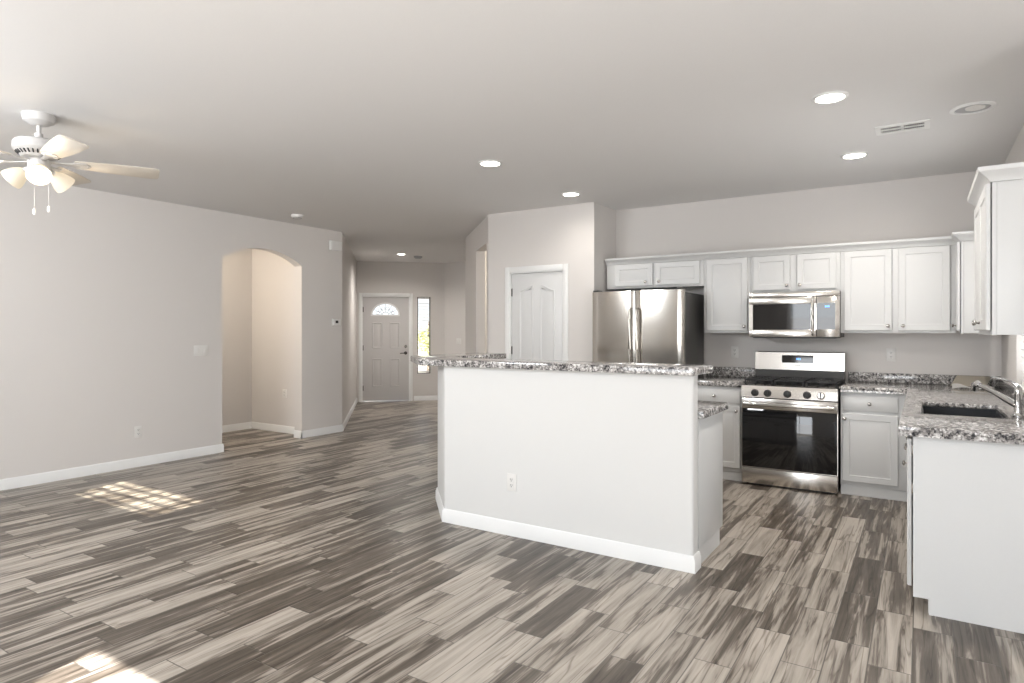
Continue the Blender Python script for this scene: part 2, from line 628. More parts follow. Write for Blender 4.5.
wall('wall_pantry_side', (-2.905, 6.24), PI / 2, 0.60, 'greige side of the pantry beside the refrigerator')
wall('wall_kitchen_back', (-2.92, 6.70), 0, 3.48, 'greige kitchen wall behind the range', ext=(0.1, 0.12))
wall('wall_kitchen_right', (0.56, 6.70), -PI / 2, 3.04, 'greige right kitchen wall with the sink window', [(1.0, 2.06, 1.0, 2.1)], ext=(0.1, 0))
wall('wall_nook_step', (0.56, 3.66), 0, 1.84, 'greige short wall beside the sink run', ext=(0, 0.12), thick=0.10)
wall('wall_nook_right', (2.4, 3.66), -PI / 2, 4.86, 'greige wall on the right of the dining nook', [(1.45, 3.45, 0.7, 2.1)], thick=0.14, ext=(0.1, 0.12))
wall('wall_patio', (2.4, -1.2), PI, 6.0, 'greige wall with the patio doors', [(2.75, 4.67, 0.0, 2.05)], thick=0.14, ext=(0.12, 0.0))
wall('wall_patio_jog', (-3.6, -1.2), PI / 2, 0.88, 'greige short return wall by the patio doors', ext=(0.14, 0))
wall('wall_living_back', (-3.6, -0.32), PI, 3.11, 'greige living room wall with a transom opening added for the sun patch', [(0.25, 1.58, 2.14, 2.58)], thick=0.14, ext=(0, 0.14))


def bboard(name, origin, ang, length, label, h=0.095, t=0.014):
    mb = MB()
    prof = [(0, 0), (-t, 0), (-t, h * 0.72), (-t * 0.75, h * 0.80), (-t * 0.75, h * 0.88), (-t * 0.3, h), (0, h)]
    mb.prism(prof, 0, length, axis='x')
    o = mb.build(name, M['trim'], None, (*origin, 0), ang)
    return struct(o, label, 'baseboard')


bboard('baseboard_left', (-6.71, -0.32), PI / 2, 4.664, 'white baseboard along the left wall up to the arch')
bboard('baseboard_left_pier', (-6.71, 5.426), PI / 2, 0.70, 'white baseboard between the arch and the entry corner')
bboard('baseboard_arch_jamb', (-6.85, 5.44), 0, 0.154, 'white baseboard across the arch jamb')
bboard('baseboard_vestibule_back', (-8.0, 3.62), PI / 2, 2.0, 'white baseboard at the back behind the arch')
bboard('baseboard_vestibule_right', (-8.0, 5.62), 0, 1.15, 'white baseboard on the right behind the arch')
bboard('baseboard_entry_left', (-6.71 + 0.006, 6.12 - 0.006), EL, 3.66, 'white baseboard along the angled entry wall')
bboard('baseboard_entry_door', (-9.31 + 1.205 * R2, 8.72 + 1.205 * R2), PI / 4, 0.60, 'white baseboard under the entry sidelight')
bboard('baseboard_entry_back', (-8.03, 10.0), 0, 2.4, 'white baseboard on the wall right of the sidelight')
bboard('baseboard_hall_angled', (-5.61, 7.47), -PI / 4, 0.985, 'white baseboard on the angled wall beside the pantry')
bboard('baseboard_pantry', (-4.26, 6.12), 0, 0.235, 'white baseboard left of the pantry door')
bboard('baseboard_pantry_right', (-3.22, 6.12), 0, 0.30, 'white baseboard right of the pantry door')


# ------------------------------------------------------------------ pantry door, front door, sidelight
def casing(name, origin, ang, x0, x1, ztop, w, label, t=0.016):
    mb = MB()
    pr = lambda a, b: [(a, -0.001), (a, -t * 0.6), (a + (b - a) * 0.25, -t), (a + (b - a) * 0.75, -t), (b, -t * 0.7), (b, -0.001)]
    mb.prism(pr(x0 - w, x0), 0, ztop + w)
    mb.prism(pr(x1, x1 + w), 0, ztop + w)
    mb.box(x0, x1, -t * 0.95, -0.001, ztop, ztop + w, 0.003)
    # door stops inside the opening
    mb.box(x0, x0 + 0.012, -0.001, 0.10, 0, ztop)
    mb.box(x1 - 0.012, x1, -0.001, 0.10, 0, ztop)
    mb.box(x0, x1, -0.001, 0.10, ztop - 0.012, ztop)
    return struct(mb.build(name, M['trim'], None, (*origin, 0), ang), label, 'trim')


def offset_poly(poly, d):
    """shrink a counter-clockwise polygon by d"""
    n = len(poly)
    out = []
    for i in range(n):
        p0, p1, p2 = Vector(poly[i - 1]), Vector(poly[i]), Vector(poly[(i + 1) % n])
        e1, e2 = (p1 - p0).normalized(), (p2 - p1).normalized()
        n1, n2 = Vector((-e1.y, e1.x)), Vector((-e2.y, e2.x))
        b = n1 + n2
        k = d / max(0.3, 1 + n1.dot(n2))
        out.append((p1.x + b.x * k, p1.y + b.y * k))
    return out


def moulded_panel(mb, poly, y, s=1.0):
    """a raised-panel moulding on a door face (front towards -y)"""
    prof = [(0, 0.0005), (0.004 * s, -0.008 * s), (0.012 * s, -0.010 * s), (0.020 * s, -0.003), (0.028 * s, -0.0022), (0.052 * s, -0.007 * s)]
    mb.rings([[(p[0], y + d, p[1]) for p in offset_poly(poly, o)] for o, d in prof])


# pantry door, two tall cathedral panels over two lower panels
px0, px1 = -3.962 + 0.012, -3.273 - 0.012
mb = MB()
yb = 6.158
mb.box(px0 + 0.002, px1 - 0.002, 6.138, 6.172, 0.012, 2.030, 0.002)
cx = (px0 + px1) / 2
def arch_top(xa, xb, zb, z_low, z_high, up_right):
    pts = [(xa, zb), (xb, zb)]
    n = 12
    top = []
    for k in range(n + 1):
        t = k / n
        s = t * t * (3 - 2 * t)
        top.append((xa + (xb - xa) * t, z_low + (z_high - z_low) * (s if up_right else 1 - s)))
    return pts + top[::-1]
moulded_panel(mb, arch_top(px0 + 0.105, cx - 0.045, 0.98, 1.835, 1.897, True), 6.138, 0.75)
moulded_panel(mb, arch_top(cx + 0.045, px1 - 0.105, 0.98, 1.835, 1.897, False), 6.138, 0.75)
for a, b in ((px0 + 0.105, cx - 0.045), (cx + 0.045, px1 - 0.105)):
    moulded_panel(mb, [(a, 0.22), (b, 0.22), (b, 0.80), (a, 0.80)], 6.138)
pantry = struct(mb.build('door_1', M['door']), 'white pantry door with arched raised panels', 'door')
for z in (0.25, 1.16, 1.82):
    MB().cyl((px0 - 0.006, 6.130, z - 0.045), (px0 - 0.006, 6.130, z + 0.045), 0.0065, n=10).box(px0 - 0.014, px0 + 0.012, 6.134, 6.1385, z - 0.045, z + 0.045).build('hinge', M['bronze'], pantry)
MB().lathe([(0.026, 0), (0.026, 0.006), (0.012, 0.012), (0.011, 0.035), (0.026, 0.045), (0.028, 0.058), (0.018, 0.068), (0, 0.07)], (px1 - 0.065, 6.138, 0.95), 20, (0, -1, 0)).build('door_knob', M['nickel'], pantry)
casing('trim_1', (0, 6.12), 0, -3.962, -3.273, 2.045, 0.062, 'white casing around the pantry door')

# front door, local x along the door wall
DX, DY = -9.24, 8.79
fd = MB()
d0, d1 = 0.118, 1.008
zt = 2.05
# slab cut around the fan light: build as a frame of pieces
FLc, FLw, FLz, FLh = 0.553, 0.262, 1.690, 0.232
fd.box(d0, FLc - FLw, 0.035, 0.078, 0.012, zt)
fd.box(FLc + FLw, d1, 0.035, 0.078, 0.012, zt)
fd.box(FLc - FLw, FLc + FLw, 0.035, 0.078, 0.012, FLz)
NA = 22
arc = [(FLc - FLw * math.cos(PI * k / NA), FLz + FLh * math.sin(PI * k / NA)) for k in range(NA + 1)]
for p, q in zip(arc, arc[1:]):
    fd.prism([p, q, (q[0], zt), (p[0], zt)], 0.035, 0.078, axis='y')
for (a, b, z0, z1) in ((0.298, 0.489, 1.043, 1.55), (0.640, 0.831, 1.043, 1.55), (0.298, 0.489, 0.288, 0.841), (0.640, 0.831, 0.288, 0.841)):
    moulded_panel(fd, [(a, z0), (b, z0), (b, z1), (a, z1)], 0.035, 1.3)
fdoor = struct(fd.build('door_2', M['entry_door'], None, (DX, DY, 0), PI / 4), 'greige four-panel front door with a half-round fan light', 'door')
# fan light: frame bead, muntin scrolls, glass
fl = MB()
ring_o = [(FLc - (FLw + 0.018) * math.cos(PI * k / NA), FLz - 0.0 + (FLh + 0.018) * math.sin(PI * k / NA)) for k in range(NA + 1)]
ring_i = [(FLc - (FLw - 0.014) * math.cos(PI * k / NA), FLz + 0.0 + (FLh - 0.014) * math.sin(PI * k / NA)) for k in range(NA + 1)]
for k in range(NA):
    fl.prism([ring_o[k], ring_o[k + 1], ring_i[k + 1], ring_i[k]], 0.024, 0.036, axis='y')
fl.box(FLc - FLw - 0.018, FLc + FLw + 0.018, 0.024, 0.036, FLz - 0.018, FLz + 0.012)
fl.build('fan_light_frame', M['trim'], fdoor)
mu = MB()
yq = 0.052
for a in (30, 60, 90, 120, 150):
    c, s = math.cos(math.radians(a)), math.sin(math.radians(a))
    mu.tube([(FLc + 0.07 * c, yq, FLz + 0.06 * s), (FLc + FLw * c, yq, FLz + FLh * s)], 0.0035, 6)
mu.tube([(FLc - 0.07 * math.cos(PI * k / 10), yq, FLz + 0.06 * math.sin(PI * k / 10)) for k in range(11)], 0.0035, 6)
for a in (45, 75, 105, 135, 20, 160):
    c, s = math.cos(math.radians(a)), math.sin(math.radians(a))
    mu.tube([(FLc + 0.155 * c + 0.03 * math.cos(2 * PI * k / 10), yq, FLz + 0.135 * s + 0.03 * math.sin(2 * PI * k / 10)) for k in range(11)], 0.003, 6)
mu.build('leaded_scrollwork', M['windowframe'], fdoor)
gl = MB()
gl.prism([(p[0], p[1]) for p in arc], 0.056, 0.060, axis='y')
gl.build('glass_pane', M['glass'], fdoor)
for z in (0.263, 1.05, 1.80):
    MB().cyl((d0 - 0.004, 0.026, z - 0.05), (d0 - 0.004, 0.026, z + 0.05), 0.007, n=10).box(d0 - 0.012, d0 + 0.016, 0.032, 0.0355, z - 0.05, z + 0.05).build('hinge', M['bronze'], fdoor)
hd = MB().lathe([(0.032, 0), (0.032, 0.008), (0.014, 0.014), (0.012, 0.05)], (0.945, 0.035, 0.945), 20, (0, -1, 0))
hd.tube([(0.945, -0.012, 0.945), (0.92, -0.018, 0.945), (0.86, -0.016, 0.943), (0.835, -0.012, 0.940)], 0.009, 10)
hd.build('lever_handle', M['bronze'], fdoor)
MB().lathe([(0.030, 0), (0.030, 0.008), (0.020, 0.016), (0, 0.017)], (0.945, 0.035, 1.075), 20, (0, -1, 0)).box(0.941, 0.949, 0.0, 0.02, 1.06, 1.09, 0.002).build('deadbolt', M['nickel'], fdoor)
casing('trim_2', (DX, DY), PI / 4, 0.106, 1.02, 2.06, 0.062, 'pale casing around the front door')

# sidelight window
o2 = (-9.31, 8.72)
sl = MB()
a, b, z0, z1 = 1.27, 1.535, 0.525, 2.055
fr = 0.022
for bx in ((a, a + fr, z0, z1), (b - fr, b, z0, z1), (a + fr, b - fr, z0, z0 + fr), (a + fr, b - fr, z1 - fr, z1)):
    sl.box(bx[0], bx[1], 0.07, 0.12, bx[2], bx[3])
side = struct(sl.build('window_1', M['windowframe'], None, (*o2, 0), PI / 4), 'narrow sidelight window right of the front door', 'window')
MB().box(a + fr, b - fr, 0.095, 0.099, z0 + fr, z1 - fr).build('glass_pane', M['glass'], side)
MB().box(a - 0.002, b + 0.002, 0.0, 0.07, z0 - 0.001, z0 + 0.004).build('window_sill', M['trim'], side)


def blind(name, label, loc, ang, w, z0, z1, pitch, sw, tilt, group=None):
    """horizontal slat blind, local x along width, y = depth"""
    t = thing(name, label, 'blind', loc, ang)
    MB().box(0, w, -0.018, 0.018, z1 - 0.035, z1, 0.003).build('headrail', M['blind'], t)
    s = MB()
    n = int((z1 - z0 - 0.05) / pitch)
    cz, sz = math.cos(tilt), math.sin(tilt)
    for k in range(n):
        z = z0 + 0.03 + k * pitch
        pts = [(-sw / 2, 0), (0, 0.0025), (sw / 2, 0), (sw / 2, -0.0012), (0, 0.0013), (-sw / 2, -0.0012)]
        s.prism([(y * cz - q * sz, z + y * sz + q * cz) for y, q in pts], 0.004, w - 0.004, axis='x')
    s.build('slats', M['blind'], t)
    MB().box(0.003, w - 0.003, -0.014, 0.014, z0 + 0.002, z0 + 0.018, 0.003).build('bottom_rail', M['blind'], t)
    for x in (w * 0.18, w * 0.82):
        MB().cyl((x, 0, z0 + 0.015), (x, 0, z1 - 0.03), 0.0012, n=6).build('lift_cord', M['blind'], t)
    return t


blind('slat_blind', 'white open slat blind in the narrow window by the front door', (o2[0] + (a + 0.024) * R2 - 0.05 * R2, o2[1] + (a + 0.024) * R2 + 0.05 * R2, 0), PI / 4, b - a - 0.048, z0 + 0.03, z1 - 0.005, 0.056, 0.050, 0.32)

# kitchen window over the sink
wx = 0.56
kw = MB()
fr = 0.045
y0, y1, z0, z1 = 4.64, 5.70, 1.0, 2.1
for bx in ((y0, y0 + fr, z0, z1), (y1 - fr, y1, z0, z1), (y0 + fr, y1 - fr, z0, z0 + fr), (y0 + fr, y1 - fr, z1 - fr, z1), ((y0 + y1) / 2 - 0.02, (y0 + y1) / 2 + 0.02, z0 + fr, z1 - fr)):
    kw.box(wx + 0.07, wx + 0.11, bx[0], bx[1], bx[2], bx[3])
kwin = struct(kw.build('window_2', M['vinyl']), 'white framed window over the sink', 'window')
MB().box(wx + 0.088, wx + 0.092, y0 + fr, y1 - fr, z0 + fr, z1 - fr).build('glass_pane', M['glass'], kwin)
MB().box(wx - 0.02, wx + 0.07, y0 - 0.0, y1 + 0.0, z0 - 0.012, z0 + 0.006, 0.003).build('window_sill', M['trim'], kwin)
blind('slat_blind', 'white slat blind in the window over the sink', (wx + 0.04, y1 - 0.012, 0), -PI / 2, y1 - y0 - 0.024, z0 + 0.008, z1 - 0.004, 0.05, 0.048, -0.75)

# unseen transom window behind the camera, added and shaped to throw the chequered sun patch
tw = MB()
tx0, tx1, tz0, tz1 = -5.18, -3.85, 2.14, 2.58
nb = 9
for k in range(nb + 1):
    x = tx0 + (tx1 - tx0) * k / nb
    tw.box(x - 0.014, x + 0.014, -0.42, -0.40, tz0, tz1)
for k in range(5):
    z = tz0 + (tz1 - tz0) * k / 4
    tw.box(tx0, tx1, -0.421, -0.399, z - 0.011, z + 0.011)
twin = struct(tw.build('window_3', M['vinyl']), 'unseen high transom window, its small grid of bars shaped to pattern the sun patch', 'window')
MB().box(tx0, tx1, -0.44, -0.436, tz0, tz1).build('sun_patch_dimmer', M['screen'], twin)  # tinted sheet added to dim the sun patch
# patio door frame
pd = MB()
for x in (-2.27, -1.33, -0.39):
    pd.box(x, x + 0.04, -1.33, -1.27, 0, 2.05)
pd.box(-2.27, -0.35, -1.33, -1.27, 2.0, 2.05)
pd.box(-2.27, -0.35, -1.33, -1.27, 0, 0.04)
struct(pd.build('door_3', M['vinyl']), 'white framed sliding patio door', 'door')
nw = MB()  # unseen nook window, added to bring in side light
for y in (0.21, 1.19, 2.17):
    nw.box(2.46, 2.50, y, y + 0.04, 0.7, 2.1)
nw.box(2.46, 2.50, 0.21, 2.21, 0.7, 0.74)
nw.box(2.46, 2.50, 0.21, 2.21, 2.06, 2.1)
struct(nw.build('window_4', M['vinyl']), 'white frame of an unseen nook window added for side light', 'window')


# ------------------------------------------------------------------ island: knee wall, bar top, base cabinet, lower counter
def path_offset(pts, d):
    """points of an open path shifted to its left by d"""
    out = []
    for i, p in enumerate(pts):
        p = Vector(p)
        e1 = (p - Vector(pts[i - 1])).normalized() if i > 0 else None
        e2 = (Vector(pts[i + 1]) - p).normalized() if i < len(pts) - 1 else None
        e1 = e1 or e2
        e2 = e2 or e1
        n1, n2 = Vector((-e1.y, e1.x)), Vector((-e2.y, e2.x))
        b = n1 + n2
        k = d / (1 + n1.dot(n2))
        out.append((p.x + b.x * k, p.y + b.y * k))
    return out


ISL = [(-1.10, 3.625), (-2.915, 3.625), (-3.35, 4.08), (-3.35, 4.90)]
inner = path_offset(ISL, -0.105)
mb = MB().prism(ISL + inner[::-1], 0, 1.125, vbev=0.018)
struct(mb.build('wall_island', M['island']), 'white knee wall on the living room side of the kitchen island', 'wall')


def skirt(name, pts, label, h=0.095, t=0.016):
    """baseboard along a path, standing on its right-hand side"""
    mb = MB()
    prof = [(0, 0), (t, 0), (t, h * 0.72), (t * 0.75, h * 0.80), (t * 0.75, h * 0.88), (t * 0.3, h), (0, h)]
    offs = {d: path_offset(pts, d) for d in {p[0] for p in prof}}
    loops = [[(*offs[d][i], z) for d, z in prof] for i in range(len(pts))]
    mb.rings(loops)
    mb.bm.faces.new([v for v in list(mb.bm.verts)[:len(prof)]])
    return struct(mb.build(name, M['trim']), label, 'baseboard')


skirt('baseboard_island', [(-1.10, 3.727), (-1.10, 3.625), (-2.915, 3.625), (-3.35, 4.08), (-3.35, 4.90)], 'white baseboard around the island knee wall')

BAR = [(-1.075, 3.565), (-3.12, 3.575), (-3.60, 4.03), (-3.60, 4.955), (-3.245, 4.955), (-3.245, 4.18), (-3.00, 3.955), (-1.075, 3.955)]
bar = MB().prism(BAR, 1.1265, 1.173, bev=0.006).build('bar_countertop', M['granite'])
tag(bar, 'raised speckled granite bar top on the white island knee wall', 'countertop')

isl = thing('island_cabinet', 'white base cabinet on the kitchen side of the island, under the low granite counter', 'cabinet', (-1.098, 3.732, 0))
MB().box(-1.73, 0, 0, 0.53, 0.105, 0.864, 0.002).box(-1.73, -0.004, 0, 0.47, 0, 0.105).build('body', M['cabinet'], isl)
DOORP = [(0.0, -0.016), (0.004, -0.020), (0.052, -0.020), (0.056, -0.0135), (0.064, -0.0135), (0.084, -0.0185)]
DRAWP = [(0.0, -0.014), (0.010, -0.020)]


def knob_mesh(mb, p, axis=(0, -1, 0)):
    return mb.lathe([(0.009, 0), (0.0055, 0.004), (0.005, 0.013), (0.013, 0.018), (0.0155, 0.023), (0.013, 0.028), (0.006, 0.030), (0, 0.0305)], p, 16, axis)


def front(parent, x0, x1, z0, z1, knob, name='door', prof=None, back=-0.001):
    sh = min(0.0, back + 0.001)
    d = MB().panel_slab(x0, x1, z0, z1, back, [(i, y + sh) for i, y in (prof or DOORP)]).build(name, M['cabinet'], parent)
    if knob:
        knob_mesh(MB(), (knob[0], -0.020 + sh, knob[1])).build('knob', M['nickel'], d)
    return d


for k in range(4):
    xa = -1.725 + k * 0.43
    # these doors face the kitchen, so they are mirrored to +y
    prof = [(i, 0.53 - y) for i, y in DOORP]
    d = MB().panel_slab(xa, xa + 0.425, 0.13, 0.67, 0.531, prof).build('door', M['cabinet'], isl)
    knob_mesh(MB(), (xa + (0.405 if k % 2 == 0 else 0.04), 0.550, 0.63), (0, 1, 0)).build('knob', M['nickel'], d)
    d = MB().panel_slab(xa, xa + 0.425, 0.70, 0.84, 0.531, [(i, 0.53 - y) for i, y in DRAWP]).build('drawer', M['cabinet'], isl)
    knob_mesh(MB(), (xa + 0.222, 0.550, 0.77), (0, 1, 0)).build('knob', M['nickel'], d)
low = MB().prism([(-1.07, 3.732), (-1.07, 4.30), (-3.05, 4.30), (-3.05, 3.96), (-2.86, 3.732)], 0.866, 0.912, bev=0.005).build('island_countertop', M['granite'])
tag(low, 'low speckled granite counter behind the island bar', 'countertop')


# ------------------------------------------------------------------ cabinets along the back wall
def upper(label, x0, x1, z0, z1, doors, group=None):
    t = thing('wall_cabinet', label, 'cabinet', (0, 6.392, 0), 0, group)
    MB().box(x0, x1, 0, 0.306, z0, z1, 0.002).build('body', M['cabinet'], t)
    for a, b, kx in doors:
        front(t, a, b, z0 + 0.022, z1 - 0.022, (kx, z0 + 0.062))
    return t


UT = 2.108
upper('wide short white wall cabinet with two doors above the refrigerator', -2.882, -1.832, 1.832, UT, [(-2.785, -2.358, -2.43), (-2.330, -1.868, -2.283)])
upper('tall white wall cabinet with one door between the refrigerator and the microwave', -1.830, -1.388, 1.362, UT, [(-1.800, -1.410, -1.438)])
upper('short white wall cabinet with two doors above the microwave', -1.386, -0.616, 1.742, UT, [(-1.360, -1.030, -1.058), (-0.972, -0.647, -0.945)])
upper('tall white wall cabinet with two doors right of the microwave', -0.614, 0.236, 1.362, UT, [(-0.584, -0.217, -0.245), (-0.170, 0.196, -0.135)])


def right_upper(label, yn, yf, doors, xf=0.262):
    """wall cabinet on the right wall; local x runs from far to near"""
    t = thing('wall_cabinet', label, 'cabinet', (xf, yf, 0), -PI / 2)
    w = yf - yn
    MB().box(0, w - 0.003, 0.019, 0.558 - xf, 1.362, UT, 0.001).build('body', M['cabinet'], t)
    MB().box(0, w, 0.0, 0.0185, 1.360, UT, 0.0015).build('face_frame', M['cabinet'], t)
    for a, b, kx in doors:
        front(t, a, b, 1.384, UT - 0.022, (kx, 1.424), back=-0.006)
    return t


right_upper('narrow white corner wall cabinet on the right wall, seen edge-on', 6.15, 6.39, [(0.035, 0.238, 0.06)], 0.259)
right_upper('large white wall cabinet nearest the camera on the right wall', 3.80, 4.61, [(0.02, 0.405, 0.37), (0.413, 0.808, 0.445)], 0.281)


def crown(name, label, path):
    """cornice swept along a path in plan; the room is on the right-hand side"""
    prof = [(0, UT - 0.018), (0.008, UT - 0.016), (0.012, UT - 0.006), (0.030, UT + 0.012), (0.052, UT + 0.030), (0.056, UT + 0.050), (0, UT + 0.050), (-0.02, UT + 0.050), (-0.02, UT + 0.002), (0, UT + 0.002)]
    mb = MB()
    offs = {d: path_offset(path, d) for d in {p[0] for p in prof}}
    loops = [[(*offs[d][i], z) for d, z in prof] for i in range(len(path))]
    mb.rings(loops)
    mb.bm.verts.ensure_lookup_table()
    mb.bm.faces.new(list(mb.bm.verts)[:len(prof)])
    return tag(mb.build(name, M['cabinet']), label, 'moulding')


crown('crown_moulding', 'white crown moulding along the tops of the back wall cabinets, turning into the corner', [(0.55, 6.149), (0.257, 6.149), (0.257, 6.391), (-2.883, 6.391)])
crown('crown_moulding', 'white crown moulding on top of the large wall cabinet on the right', [(0.55, 3.799), (0.279, 3.799), (0.279, 4.611)])

# base cabinets
FY = 6.052


def base(label, x0, x1, doors, drawers):
    t = thing('base_cabinet', label, 'cabinet', (0, FY, 0))
    MB().box(x0, x1, 0, 0.642, 0.085, 0.864, 0.002).box(x0, x1, 0.012, 0.60, 0, 0.085).build('body', M['cabinet'], t)
    for a, b, kx in doors:
        front(t, a, b, 0.118, 0.690, (kx, 0.645))
    for a, b in drawers:
        front(t, a, b, 0.712, 0.838, ((a + b) / 2, 0.776), 'drawer', DRAWP)
    return t


base('white base cabinet with a drawer between the refrigerator and the range', -1.885, -1.385, [(-1.86, -1.398, -1.43)], [(-1.86, -1.398)])
base('white base cabinet with a drawer right of the range', -0.580, -0.062, [(-0.566, -0.162, -0.548)], [(-0.566, -0.162)])

# sink run along the right wall: local x from far (Y) to near, front faces -X
RX = -0.036


def run(label, yn, yf, doors, drawers, ztop=0.864, toe=True, sink=False):
    t = thing('base_cabinet', label, 'cabinet', (RX, yf, 0), -PI / 2)
    w = yf - yn
    mb = MB()
    if sink:
        mb.box(0, w, 0.0, 0.59, 0.105, 0.60).box(0, w, 0.0, 0.018, 0.60, ztop).box(0, 0.018, 0.018, 0.59, 0.60, ztop).box(w - 0.018, w, 0.018, 0.59, 0.60, ztop)
    else:
        mb.box(0, w, 0, 0.59, 0.105, ztop, 0.002)
    mb.box(0.0, w, 0.062, 0.58, 0, 0.105)
    mb.build('body', M['cabinet'], t)
    for a, b, kx, kz in doors:
        d = front(t, a, b, 0.118, 0.690 if drawers else 0.845, (kx, kz), back=-0.008)
    for a, b in drawers:
        front(t, a, b, 0.712, 0.838, ((a + b) / 2, 0.776), 'drawer', DRAWP)
    return t


t = run('white base cabinet in the kitchen corner under the right counter', 5.12, 6.048, [(0.30, 0.90, 0.86, 0.64)], [(0.30, 0.90)])
t = run('white sink base cabinet with a pair of doors under the sink', 4.23, 5.118, [(0.02, 0.438, 0.40, 0.66), (0.448, 0.866, 0.486, 0.66)], [(0.02, 0.866)], sink=True)
t = run('white base cabinet at the near end of the sink counter, with a plain end panel', 3.722, 4.228, [(0.018, 0.497, 0.055, 0.645)], [])
t['label'] = 'white base cabinet at the near end of the sink counter, with a plain end panel'
pn = MB().prism([(0.0, 0.075), (0.064, 0.075), (0.064, 0.0), (0.592, 0.0), (0.592, 0.864), (0.0, 0.864)], 0.506, 0.522, axis='x')
pn.build('end_panel', M['cabinet'], t)
st = MB().prism([(-0.001, 0.075), (0.017, 0.075), (0.017, 0.864), (-0.001, 0.864)], 0.520, 0.5245, axis='x').prism([(0.064, 0), (0.082, 0), (0.082, 0.085), (0.064, 0.085)], 0.520, 0.5245, axis='x')
st.build('face_frame_edge', M['cabinet'], t)
for z in (0.60, 0.79):
    MB().box(0.488, 0.506, -0.007, -0.001, z - 0.025, z + 0.025, 0.003).build('hinge', M['nickel'], t)

# countertops
t = thing('countertop', 'speckled granite counter left of the range', 'countertop', (0, 0, 0))
MB().box(-1.89, -1.388, 6.018, 6.698, 0.867, 0.914, 0.004).build('slab', M['granite'], t)
MB().box(-1.89, -1.388, 6.677, 6.698, 0.9145, 1.012, 0.003).build('backsplash', M['granite'], t)

t = thing('countertop', 'L-shaped speckled granite counter around the sink, right of the range', 'countertop', (0, 0, 0))
xs = [-0.578, -0.098, 0.0, 0.395, 0.556]
ys = [3.662, 4.285, 5.0, 6.018, 6.697]
mask = [[0, 1, 1, 1], [0, 1, 0, 1], [0, 1, 1, 1], [1, 1, 1, 1]]
sb = MB().cells(xs, ys, mask, 0.886, 0.914, 0.004)
sb.box(-0.098, -0.070, 3.662, 6.018, 0.867, 0.8865).box(-0.070, 0.556, 3.662, 3.690, 0.867, 0.8865).box(-0.578, -0.098, 6.018, 6.046, 0.867, 0.8865)
sb.build('slab', M['granite'], t)
MB().box(-0.578, 0.556, 6.676, 6.697, 0.9145, 1.000, 0.003).box(0.536, 0.556, 3.70, 6.675, 0.9145, 0.986, 0.003).build('backsplash', M['granite'], t)

# sink
t = thing('kitchen_sink', 'dark undermount sink basin let into the right granite counter', 'sink', (0, 0, 0))
sx0, sx1, sy0, sy1 = 0.002, 0.393, 4.287, 4.998
mb = MB()
w = 0.006
zb, ztp = 0.690, 0.8855
mb.box(sx0, sx1, sy0, sy1, zb - w, zb)
mb.box(sx0, sx0 + w, sy0, sy1, zb, ztp).box(sx1 - w, sx1, sy0, sy1, zb, ztp).box(sx0 + w, sx1 - w, sy0, sy0 + w, zb, ztp).box(sx0 + w, sx1 - w, sy1 - w, sy1, zb, ztp)
mb.build('basin', M['sink'], t)
MB().lathe([(0.055, 0), (0.055, 0.004), (0.042, 0.005), (0.036, 0.001), (0, 0.001)], (0.2, 4.67, zb + 0.0005), 24).build('drain', M['chrome'], t)

# faucet
t = thing('kitchen_faucet', 'chrome single-lever kitchen faucet with an angled spout over the sink', 'faucet', (0.437, 4.38, 0.9155))
mb = MB().lathe([(0.025, 0), (0.025, 0.006), (0.019, 0.014), (0.017, 0.03), (0.017, 0.115), (0.019, 0.120), (0.019, 0.145), (0.015, 0.158), (0.008, 0.165), (0, 0.167)], (0, 0, 0), 24)
mb.build('body', M['chrome'], t)
tip = Vector((-0.160, 0.235, 0.150))
root = Vector((-0.005, 0.005, 0.060))
pts = [root + (tip - root) * (k / 8) + Vector((0, 0, 0.006 * math.sin(PI * k / 8))) for k in range(9)]
MB().tube(pts, 0.013, 14, rs=[0.015, 0.017, 0.017, 0.0155, 0.014, 0.0125, 0.0125, 0.0125, 0.0125]).build('spout', M['chrome'], t)
dv = (tip - root).normalized()
e0 = tip - dv * 0.012
mb = MB().tube([e0, e0 + dv * 0.02 + Vector((0, 0, 0.002)), e0 + dv * 0.036 + Vector((0, 0, -0.010)), e0 + dv * 0.042 + Vector((0, 0, -0.034)), e0 + dv * 0.044 + Vector((0, 0, -0.048))], 0.018, 16, rs=[0.0165, 0.021, 0.022, 0.020, 0.018])
mb.build('spray_head', M['chrome'], t)
lv = [(0.004, -0.004, 0.152), (-0.002, 0.02, 0.168), (-0.020, 0.075, 0.184), (-0.055, 0.15, 0.194), (-0.085, 0.21, 0.196), (-0.10, 0.245, 0.194)]
MB().tube(lv, 0.007, 10, rs=[0.014, 0.011, 0.008, 0.007, 0.0075, 0.005]).build('lever', M['chrome'], t)
t = thing('side_sprayer', 'short chrome sprayer standing beside the faucet at the wall', 'faucet', (0.490, 4.22, 0.9155))
MB().lathe([(0.022, 0), (0.022, 0.006), (0.015, 0.012), (0.013, 0.05), (0.016, 0.09), (0.017, 0.10)], (0, 0, 0), 20).build('sprayer_stem', M['chrome'], t)
MB().tube([(0, 0, 0.098), (-0.002, 0.004, 0.125), (-0.012, 0.015, 0.143), (-0.028, 0.03, 0.147)], 0.015, 14, rs=[0.017, 0.018, 0.017, 0.013]).build('spray_head', M['chrome'], t)

# papers left in the counter corner: a flat curled sheet and a sheet leaning on the backsplash
def sheet(f, nx=16, ny=6):
    mb = MB()
    vv = [[mb.bm.verts.new(f(i / nx, j / ny)) for i in range(nx + 1)] for j in range(ny + 1)]
    for j in range(ny):
        for i in range(nx):
            mb.bm.faces.new((vv[j][i], vv[j][i + 1], vv[j + 1][i + 1], vv[j + 1][i]))
    bmesh.ops.solidify(mb.bm, geom=mb.bm.faces[:], thickness=-0.0012)
    return mb


